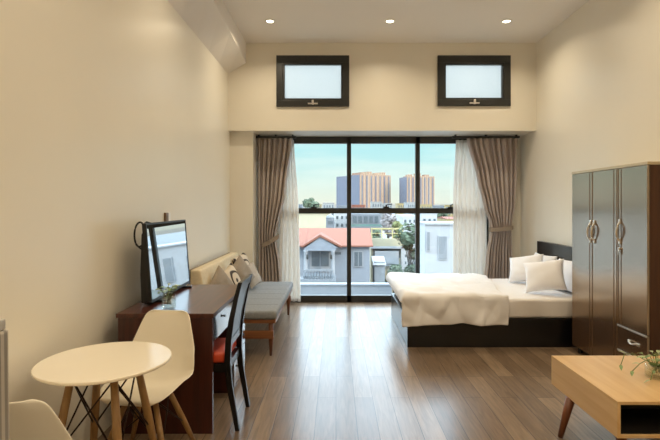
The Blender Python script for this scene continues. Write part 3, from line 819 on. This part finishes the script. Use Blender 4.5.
box(bm, KX0+th, KX1-th, KY0+.012, KY0+.32, KZ1-th-.003, KZ1-th)
obj('slot_faces', bm, M['oakdark'], t, world=True)
for (x, y, fx, fy) in ((1.488, 3.03, 1.450, 3.04), (1.57, 2.62, 1.53, 2.56), (2.48, 3.03, 2.53, 3.04), (2.48, 2.62, 2.53, 2.56)):
    obj('leg', tube(B(), [(x+.025, y, KZ0+.0), (fx, fy, 0)], [.030, .016], 14), M['walnutleg'], t, world=True, smooth=True)
vase_plant((1.955, 2.86, KZ1), .066, .085, 'glass bowl with trailing green ivy on the pale low table', 14, .085, .09, .05,
    trailing=([(-.03, -.02, .09), (-.09, -.03, .115), (-.14, -.05, .10), (-.19, -.06, .06)], [(-.04, 0, .09), (-.10, .05, .12), (-.16, .06, .13), (-.21, .02, .07)], [(-.03, -.03, .08), (-.08, -.08, .07), (-.12, -.12, .03)]))

# ------------------------------------------------------------------ outside
struct('ground', box(B(), -500, 600, 7.6, 1500, -9.3, -9.0), M['ground'])

def building(name, label, x0, x1, y0, y1, z0, z1, mat, wincols=0, winrows=0, parapet=True, group=None, roofmat=None):
    t = thing(name, label, 'building', ((x0+x1)/2, (y0+y1)/2, z0), 0, group)
    obj('wall', box(B(), x0, x1, y0, y1, z0, z1), mat, t, world=True)
    e = (x1-x0)*.02
    if roofmat:
        bm = B(); ym = (y0+y1)/2; hh = (x1-x0)*.12
        prism(bm, [(x0-e, y0-e, z1), (x0-e, y1+e, z1), (x0-e, ym, z1+hh)], (x1-x0+2*e, 0, 0)); obj('roof', bm, roofmat, t, world=True)
    elif parapet:
        obj('parapet', box(B(), x0-e, x1+e, y0-e, y1+e, z1, z1+(z1-z0)*.03+.15), mat, t, world=True)
    for i in range(wincols):
        for j in range(winrows):
            cw = (x1-x0)/wincols; chh = (z1-z0)/winrows
            ca = x0+cw*(i+.28); cz = z0+chh*(j+.35)
            obj('window', box(B(), ca, ca+cw*.45, y0-.06, y0, cz, cz+chh*.4), M['dwin'], t, world=True)
    return t

# red-roofed house
HY = 40.0
def hx(px, Y=HY): return X(px, Y)
def hz(py, Y=HY): return Z(py, Y)
t = thing('house', 'pale house with red tiled roof and arched gable doorway seen through the window', 'house', (0, HY, -9))
x0, x1 = hx(292), hx(371.5)
obj('wall', box(B(), x0, x1-.15, HY, HY+7, -9, hz(246)), M['house_shade'], t, world=True)
bm = B(); ze, zr = hz(245.5, HY-.4), Z(228, HY+3.5)
prism(bm, [(x0-.3, HY-.4, ze), (x0-.3, HY+3.5, zr), (x0-.3, HY+7.4, ze), (x0-.3, HY+7.4, ze-.12), (x0-.3, HY+3.5, zr-.14), (x0-.3, HY-.4, ze-.12)], (x1-x0+.4, 0, 0))
obj('roof', bm, M['rooftile'], t, world=True)
gy = HY-1.4; ax, az = X(320, gy), Z(234.5, gy); lx0, lx1 = X(301.5, gy), X(342, gy); lz = Z(246, gy)
bm = B()
prism(bm, [(lx0, gy, lz), (ax, gy, az), (lx1, gy, lz), (lx1, gy, lz-.16), (ax, gy, az-.2), (lx0, gy, lz-.16)], (0, 3.6, 0))
obj('gable_roof', bm, M['rooftile'], t, world=True)
bm = B(); prism(bm, [(lx0+.25, gy+.12, lz-.18), (ax, gy+.12, az-.2), (lx1-.25, gy+.12, lz-.18)], (0, .3, 0)); box(bm, X(304, gy), X(336, gy), gy+.12, gy+.42, Z(251, gy), lz-.17)
obj('pediment', bm, M['house_shade'], t, world=True)
for px in (305.5, 333):
    bm = B(); lathe(bm, [(.24, -9), (.24, Z(276, gy)), (.17, Z(275, gy)), (.15, Z(252.5, gy)), (.22, Z(250.5, gy))], (X(px, gy), gy+.25, 0), 14); obj('column', bm, M['house'], t, world=True, smooth=True)
# arched double door
dx0, dx1 = hx(311), hx(329.5); zb_, zt_ = hz(272), hz(251.5)
bm = B(); cx = (dx0+dx1)/2; rw = (dx1-dx0)/2
arch = [(cx+rw*1.12*math.cos(a), HY-.06, zt_+.45*rw*math.sin(a)) for a in [PI*k/14 for k in range(15)]]
prism(bm, [(dx1+.12*rw, HY-.06, zb_)]+[Vector(p) for p in arch]+[(dx0-.12*rw, HY-.06, zb_)], (0, .05, 0)); fr = obj('door_frame', bm, M['house'], t, world=True)
for a, b in ((dx0+.06, cx-.06), (cx+.06, dx1-.06)):
    obj('door_pane', box(B(), a, b, HY-.1, HY-.06, zb_+.5, zt_), M['dwin'], fr, world=True)
def hwin(a, b, c, d, par, Y=HY, frame=M['house']):
    xa, xb, za, zb2 = X(a, Y), X(b, Y), Z(d, Y), Z(c, Y); s = .07
    bm = B(); box(bm, xa-s, xb+s, Y-.08, Y, za-s, zb2+s); f = obj('window', bm, frame, par, world=True)
    bm = B(); n = 2; ww = (xb-xa)/n
    for k in range(n): box(bm, xa+k*ww+.03, xa+(k+1)*ww-.03, Y-.1, Y-.08, za, zb2)
    obj('pane', bm, M['dwin'], f, world=True)
hwin(354, 362.5, 252, 266, t)
obj('louver', box(B(), hx(334), hx(341), HY-.05, HY, hz(254.5), hz(252)), M['dwin'], t, world=True)
for px in (307.5, 331):
    bm = B(); lathe(bm, [(.05, 0), (.09, .1), (.07, .35), (.02, .4)], (X(px, HY-1.2), HY-1.3, Z(259, HY-1.2)), 8); obj('wall_lantern', bm, M['black_alu'], t, world=True)
# balustrade and lower terrace wall
bm = B(); by = HY-1.7
box(bm, X(303, by), X(333, by), by, by+.12, Z(271, by), Z(269.5, by))
for k in range(11):
    lathe(bm, [(.06, Z(279, by)), (.11, Z(276, by)), (.05, Z(273, by)), (.07, Z(271, by))], (X(304, by)+k*(X(332, by)-X(304, by))/10, by+.06, 0), 8)
obj('balustrade', bm, M['greyc'], t, world=True)
box_ = B(); box(box_, X(292, by), X(334, by), by-.1, HY, -9, Z(279, by)); obj('porch', box_, M['house'], t, world=True)
wy = HY-5
t = thing('garden_wall', 'low white wall in front of the red-roofed house', 'wall', (0, wy, -9))
obj('wall_face', box(B(), X(288, wy), X(392, wy), wy, wy+.3, -9, Z(285, wy)), M['house'], t, world=True)
obj('coping', box(B(), X(287.5, wy), X(392.5, wy), wy-.1, wy+.4, Z(285, wy), Z(283.5, wy)), M['whitew'], t, world=True)

# building behind house at left with tank
ty = 62
t = thing('building', 'cream flat-roofed building behind the red-roofed house', 'building', (X(318, ty), ty, -9))
obj('wall', box(B(), X(286, ty), X(330, ty), ty, ty+8, -9, Z(213, ty)), M['creamw'], t, world=True)
obj('parapet', box(B(), X(285.5, ty), X(330.5, ty), ty-.2, ty+8.2, Z(213, ty), Z(211.5, ty)), M['whitew'], t, world=True)
ty = 56
t = thing('dormer_block', 'grey roof dormer block standing just above the red roof ridge', 'building', (X(330, ty), ty, -9))
obj('wall', box(B(), X(326, ty), X(334.5, ty), ty, ty+3, -9, Z(219, ty)), M['cityc'], t, world=True)
bm = B(); lathe(bm, [(X(334.8, ty)-X(330.2, ty), 0), ((X(334.8, ty)-X(330.2, ty))*.8, .35), (.05, .55)], (X(330.2, ty), ty+.6, Z(219, ty)), 16); obj('roof', bm, M['greyc'], t, world=True, smooth=True)
obj('window', box(B(), X(328, ty), X(333, ty), ty-.05, ty, Z(224, ty), Z(221, ty)), M['dwin'], t, world=True)
building('building', 'white apartment building between the dormer block and left window mullion', X(335, 70), X(349, 70), 70, 78, -9, Z(214, 70), M['whitew'], 3, 8)

# yellow terrace apartment
ay = 47.0
t = thing('terrace_house', 'cream house with a planted roof terrace and white balcony, right of the red roof', 'house', (X(387, ay), ay, -9))
obj('wall', box(B(), X(371, ay), X(403, ay), ay, ay+6, -9, Z(246.5, ay)), M['creamw'], t, world=True)
obj('parapet', box(B(), X(370.5, ay), X(403, ay), ay-.5, ay-.3, Z(246, ay), Z(238, ay)), M['creamw'], t, world=True)
obj('slab', box(B(), X(370.5, ay), X(404, ay), ay-.6, ay+6, Z(248, ay), Z(245.8, ay)), M['whitew'], t, world=True)
bm = B()
for px in (371.5, 381.5, 392, 402): box(bm, X(px, ay)-.06, X(px, ay)+.06, ay-.45, ay-.33, Z(238, ay), Z(228.5, ay))
box(bm, X(370.5, ay), X(403, ay), ay-.45, ay-.33, Z(229.2, ay), Z(227.8, ay)); box(bm, X(370.5, ay), X(403, ay), ay-.42, ay-.36, Z(233.5, ay), Z(232.8, ay))
obj('pergola_rail', bm, M['yell'], t, world=True)
bm = B(); box(bm, X(374, ay), X(397, ay), ay-1.3, ay-1.2, Z(263, ay), Z(250, ay)); box(bm, X(374, ay), X(397, ay), ay-1.3, ay, Z(264.5, ay), Z(262.5, ay)); obj('balcony', bm, M['whitew'], t, world=True)
obj('dark_opening', box(B(), X(373, ay), X(400, ay), ay-.05, ay, Z(258, ay), Z(249, ay)), M['dwin'], t, world=True)
obj('end_post', box(B(), X(400.5, ay), X(404, ay), ay-.6, ay-.1, -9, Z(246, ay)), M['whitew'], t, world=True)
t = thing('shed', 'small grey lean-to block below the white balcony', 'building', (X(379, 39), 39, -9))
obj('wall', box(B(), X(374.5, 41), X(385, 41), 41, 43, -9, Z(262, 41)), M['greyc'], t, world=True)
bm = B(); prism(bm, [(X(373, 41), 40.8, Z(264, 41)), (X(373, 41), 43, Z(258.5, 41)), (X(373, 41), 43, Z(259.5, 41)), (X(373, 41), 40.8, Z(265, 41))], (X(386, 41)-X(373, 41), 0, 0)); obj('roof', bm, M['whitew'], t, world=True)

# building with teal rail behind
ry = 66
t = thing('building', 'grey-green glazed building with a teal rail behind the red roof', 'building', (X(366, ry), ry, -9))
obj('wall', box(B(), X(351, ry), X(381, ry), ry, ry+8, -9, Z(214, ry)), M['cityc'], t, world=True)
obj('rail', box(B(), X(350, ry), X(383, ry), ry-1.2, ry-1, Z(226, ry), Z(224, ry)), M['teal'], t, world=True)
for k in range(5): obj('window', box(B(), X(353+k*5.4, ry), X(356.6+k*5.4, ry), ry-.08, ry, Z(223, ry), Z(216, ry)), M['dwin'], t, world=True)

# white building on the right
wy = 28.0
t = thing('building', 'big white neighbouring building nearest the window, right side', 'building', (X(450, wy), wy, -9))
obj('wall', box(B(), X(425, wy), X(520, wy), wy, wy+2.5, -9, Z(224.5, wy)), M['whitew'], t, world=True)
obj('parapet', box(B(), X(424.5, wy), X(521, wy), wy-.1, wy+2.6, Z(224.5, wy), Z(222.8, wy)), M['whitew'], t, world=True)
for (a, b, c, d_) in ((439, 446.5, 236.5, 259), (427, 429.5, 232, 250), (462, 470, 236, 259)):
    f = obj('window', box(B(), X(a, wy)-.05, X(b, wy)+.05, wy-.07, wy, Z(d_, wy)-.05, Z(c, wy)+.05), M['whitew'], t, world=True)
    obj('pane', box(B(), X(a, wy), X(b, wy), wy-.09, wy-.07, Z(d_, wy), Z(c, wy)), M['greyc'], f, world=True)
building('building', 'white upper block rising behind the nearest white building', X(422, 40), X(437, 40), 40, 42.5, -9, Z(214, 40), M['whitew'], 3, 6)
building('building', 'pale narrow building beside the tall tree, left of right mullion', X(403, 72), X(417, 72), 72, 80, -9, Z(218, 72), M['whitew'], 3, 8)
building('house', 'small house with red roof above the nearest white building', X(446.5, 60), X(462, 60), 60, 66, -9, Z(219, 60), M['cityb'], 2, 4, roofmat=M['cityd'])

# trees
def tree(label, px, Y, base, top, rx, mat, n=900, lsz=.5, group='trees outside the window', zg=-9):
    xc = X(px, Y); zt, zb2 = Z(top, Y), Z(base, Y); rxm = rx*Y/F
    t = thing('tree', label, 'tree', (xc, Y, zg), 0, group)
    bm = B(); tube(bm, [(xc, Y, zg), (xc+.1, Y, (zb2+zg)/2), (xc, Y, (zt+zb2)/2), (xc-.1, Y, zt-.2*(zt-zb2))], [.25, .2, .14, .05], 8)
    for k in range(5):
        a = k*1.3; tube(bm, [(xc, Y, zb2+(zt-zb2)*.2), (xc+math.cos(a)*rxm*.6, Y+math.sin(a)*rxm*.6, zb2+(zt-zb2)*(.5+.06*k))], [.09, .03], 6)
    obj('trunk', bm, M['bark'], t, world=True, smooth=True)
    bm = B(); lobes = [(Vector((xc+random.uniform(-.6, .6)*rxm, Y+random.uniform(-.6, .6)*rxm, zb2+(zt-zb2)*random.uniform(.15, .8))), random.uniform(.35, .6)*min(rxm, (zt-zb2)/2)) for _ in range(9)]
    lobes.append((Vector((xc, Y, zt-(zt-zb2)*.2)), (zt-zb2)*.2))
    for _ in range(n):
        c, r = random.choice(lobes)
        d = Vector((random.gauss(0, 1), random.gauss(0, 1), random.gauss(0, 1))).normalized(); p = c+d*r*random.uniform(.7, 1.15)
        nrm = (d+Vector((random.uniform(-1, 1), random.uniform(-1, 1), random.uniform(-1, 1)))*.7).normalized(); u, v = frame_of(nrm)
        s = lsz*random.uniform(.5, 1.1)
        vs = [bm.verts.new(p+u*s*a+v*s*b) for a, b in ((-.5, 0), (0, -.3), (.5, 0), (0, .3))]; bm.faces.new(vs)
    obj('foliage', bm, mat, t, world=True)
tree('tall dark green tree between the cream terrace house and white building', 410, 44, 285, 224, 8, M['foliage'], 2200, .6)
tree('green shrub tree under the white balcony', 394, 42, 284, 265, 9, M['foliage'], 1200, .4)
tree('yellow-green tree at the right end of the roof terrace', 397, 55, 240, 221, 6, M['foliage2'], 900, .45)
tree('greyish blossoming tree behind the roof terrace', 388, 58, 240, 212.5, 9, M['foliage3'], 1300, .5)
tree('green tree in the planting of the roof terrace', 377, 49.5, 241, 229, 4.5, M['foliage'], 600, .35, zg=Z(245.8, ay)+.01)
tree('green tree far behind right mullion beside the red-roofed small house', 441, 75, 224, 210, 8, M['foliage'], 900, .6)
tree('spreading grey-green tree on the skyline at the left end of the window', 311, 130, 212, 198, 9, M['foliage'], 1300, 1.0)
tree('dark green tree below the towers behind the glazed building', 372, 95, 220, 209.5, 9, M['foliage'], 1000, .8)
tree('dark green tree on the skyline below the right tower', 422, 110, 222, 210, 10, M['foliage'], 1000, .9)

# towers
def tower(label, cpx, Y, L1, L2, th, top, steps):
    c = Vector((X(cpx, Y), Y, 0)); a = math.radians(th)
    t = thing('tower_block', label, 'building', (c.x, c.y, -9), a)
    hgt = Z(top, Y)+9
    # local x runs along the face coloured as sunlit, local y along the shade-coloured one
    obj('lit_face', box(B(), 0, L1, 0, L2*.5, 0, hgt), M['tower_sun'], t)
    obj('shaded_face', box(B(), -.6, L1*.98, .8, L2, 0, hgt-1.2), M['tower_shade'], t)
    bm = B()
    for k in range(steps): box(bm, L1*(.05+.9*k/steps), L1*(.05+.9*(k+.55)/steps), 2, L2*.4, hgt, hgt+2.6+(k % 2)*1.8)
    obj('rooftop', bm, M['tower_sun'], t)
    bm = B(); nb = 7
    for k in range(nb): box(bm, L1*(k+.35)/nb, L1*(k+.62)/nb, -.5, 0, 3, hgt-2)
    obj('balcony_bay', bm, M['tower_shade'], t)
    return t
tower('wide high-rise tower on the skyline behind the left mullion', 360, 700, 60, 62, 34, 174, 4)
tower('narrower high-rise tower on the skyline behind the right mullion', 407, 700, 44, 32, 12, 176, 3)

# low skyline
sky = [('white low-rise on the skyline left of the towers', 323, 334, 203.5, 'citya'), ('small yellow low-rise on the skyline next to the spreading tree', 317, 321, 205, 'cityb'),
       ('white low-rise in front of the wide tower', 372, 382, 202.5, 'citya'), ('white stepped low-rise at the right foot of the wide tower', 382.5, 392, 204, 'citya'),
       ('yellow low-rise between the two towers', 398, 407, 204, 'cityb'), ('pale low-rise at the foot of the narrower tower', 407.5, 416, 203, 'citya'),
       ('long yellow low-rise in front of the narrower tower', 421, 432, 205, 'cityb'), ('grey low-rise on the skyline right of the towers', 433, 444, 206, 'cityc'),
       ('cream low-rise on the skyline nearest the right sheer curtain', 445, 458, 205.5, 'cityb'), ('grey low-rise on the skyline behind the left sheer curtain', 286, 302, 205, 'cityc'),
       ('grey low-rise at the left foot of the wide tower', 338, 350, 206, 'cityc'), ('orange low-rise between left mullion and the wide tower foot', 352, 365, 205.5, 'cityd')]
for i, (lab, a, b, top, mt) in enumerate(sky):
    Y = 260+13*(i % 5)
    building('low_rise', lab, X(a, Y), X(b, Y), Y, Y+14, -9, Z(top, Y), M[mt], 4, 3, group='low buildings along the skyline')

# ------------------------------------------------------------------ camera
cam = bpy.data.cameras.new('camera'); co = bpy.data.objects.new('camera', cam); C.objects.link(co)
co.location = (0, 0, H); co.rotation_euler = (PI/2, 0, 0)
cam.sensor_width = 36; cam.lens = F*36/660; cam.shift_x = -(CX-330)/660; cam.shift_y = -(220-CY)/660
cam.clip_end = 3000; cam.clip_start = .05
bpy.context.scene.camera = co

# ------------------------------------------------------------------ light
def area(loc, rot, size, power, col, spread=PI, name='downlight_glow'):
    l = bpy.data.lights.new(name, 'AREA'); l.shape = 'DISK'; l.size = size; l.energy = power; l.color = col; l.spread = spread
    o = bpy.data.objects.new(name, l); C.objects.link(o); o.location = loc; o.rotation_euler = rot
    return o
WARM = (1, .84, .60)
for (x, y) in LAMPS: area((x, y, ZC-.02), (0, 0, 0), .10, 10, WARM, 2.5)
for y in (4.0, 2.1, .2, -1.6):
    for x in (-.72, .675, 2.05): area((x, y, ZC-.02), (0, 0, 0), .10, 9, WARM, 2.5)
sun = bpy.data.lights.new('sun', 'SUN'); sun.energy = 2.6; sun.angle = .02; sun.color = (1, .80, .58)
so = bpy.data.objects.new('sun', sun); C.objects.link(so)
so.rotation_euler = Vector((.72, -.60, .34)).to_track_quat('Z', 'Y').to_euler()

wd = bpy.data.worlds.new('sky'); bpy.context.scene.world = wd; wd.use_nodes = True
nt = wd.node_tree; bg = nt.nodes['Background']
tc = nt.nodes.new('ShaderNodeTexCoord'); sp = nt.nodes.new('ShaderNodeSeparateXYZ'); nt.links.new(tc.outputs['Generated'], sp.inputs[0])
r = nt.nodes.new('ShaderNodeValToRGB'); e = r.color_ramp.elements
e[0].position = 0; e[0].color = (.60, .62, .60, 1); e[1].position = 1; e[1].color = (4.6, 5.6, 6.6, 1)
for p, c in ((.004, srgb(236, 238, 222)), (.05, srgb(222, 240, 232)), (.10, srgb(190, 234, 236)), (.16, srgb(176, 234, 242)), (.22, (2.6, 3.2, 3.7, 1)), (.34, (4.6, 5.6, 6.6, 1))):  # sky above the window head brightened to bring extra daylight indoors
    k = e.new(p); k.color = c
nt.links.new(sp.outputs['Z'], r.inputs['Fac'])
mp = nt.nodes.new('ShaderNodeMapping'); mp.inputs['Scale'].default_value = (3, 3, 22); nt.links.new(tc.outputs['Generated'], mp.inputs['Vector'])
n = nt.nodes.new('ShaderNodeTexNoise'); n.inputs['Scale'].default_value = 1.4; n.inputs['Detail'].default_value = 5; nt.links.new(mp.outputs['Vector'], n.inputs['Vector'])
cr = nt.nodes.new('ShaderNodeValToRGB'); cr.color_ramp.elements[0].position = .45; cr.color_ramp.elements[1].position = .72
cr.color_ramp.elements[0].color = (0, 0, 0, 1); cr.color_ramp.elements[1].color = (.5, .5, .5, 1)
nt.links.new(n.outputs['Fac'], cr.inputs['Fac'])
mx_ = nt.nodes.new('ShaderNodeMix'); mx_.data_type = 'RGBA'; mx_.inputs[7].default_value = (.88, .95, .90, 1)
lp = nt.nodes.new('ShaderNodeMapRange'); lp.inputs[1].default_value = .13; lp.inputs[2].default_value = .22; lp.inputs[3].default_value = 1; lp.inputs[4].default_value = 0
nt.links.new(sp.outputs['Z'], lp.inputs[0])
ml = nt.nodes.new('ShaderNodeMath'); ml.operation = 'MULTIPLY'; nt.links.new(cr.outputs['Color'], ml.inputs[0]); nt.links.new(lp.outputs[0], ml.inputs[1])
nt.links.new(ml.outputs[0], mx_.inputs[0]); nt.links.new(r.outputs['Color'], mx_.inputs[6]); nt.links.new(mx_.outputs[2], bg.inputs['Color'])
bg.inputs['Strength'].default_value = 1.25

sc_ = bpy.context.scene
sc_.view_settings.view_transform = 'Standard'; sc_.view_settings.look = 'None'; sc_.view_settings.exposure = 0
sc_.cycles.use_denoising = True; sc_.cycles.max_bounces = 10; sc_.cycles.diffuse_bounces = 6; sc_.cycles.transparent_max_bounces = 16
sc_.cycles.sample_clamp_indirect = 8
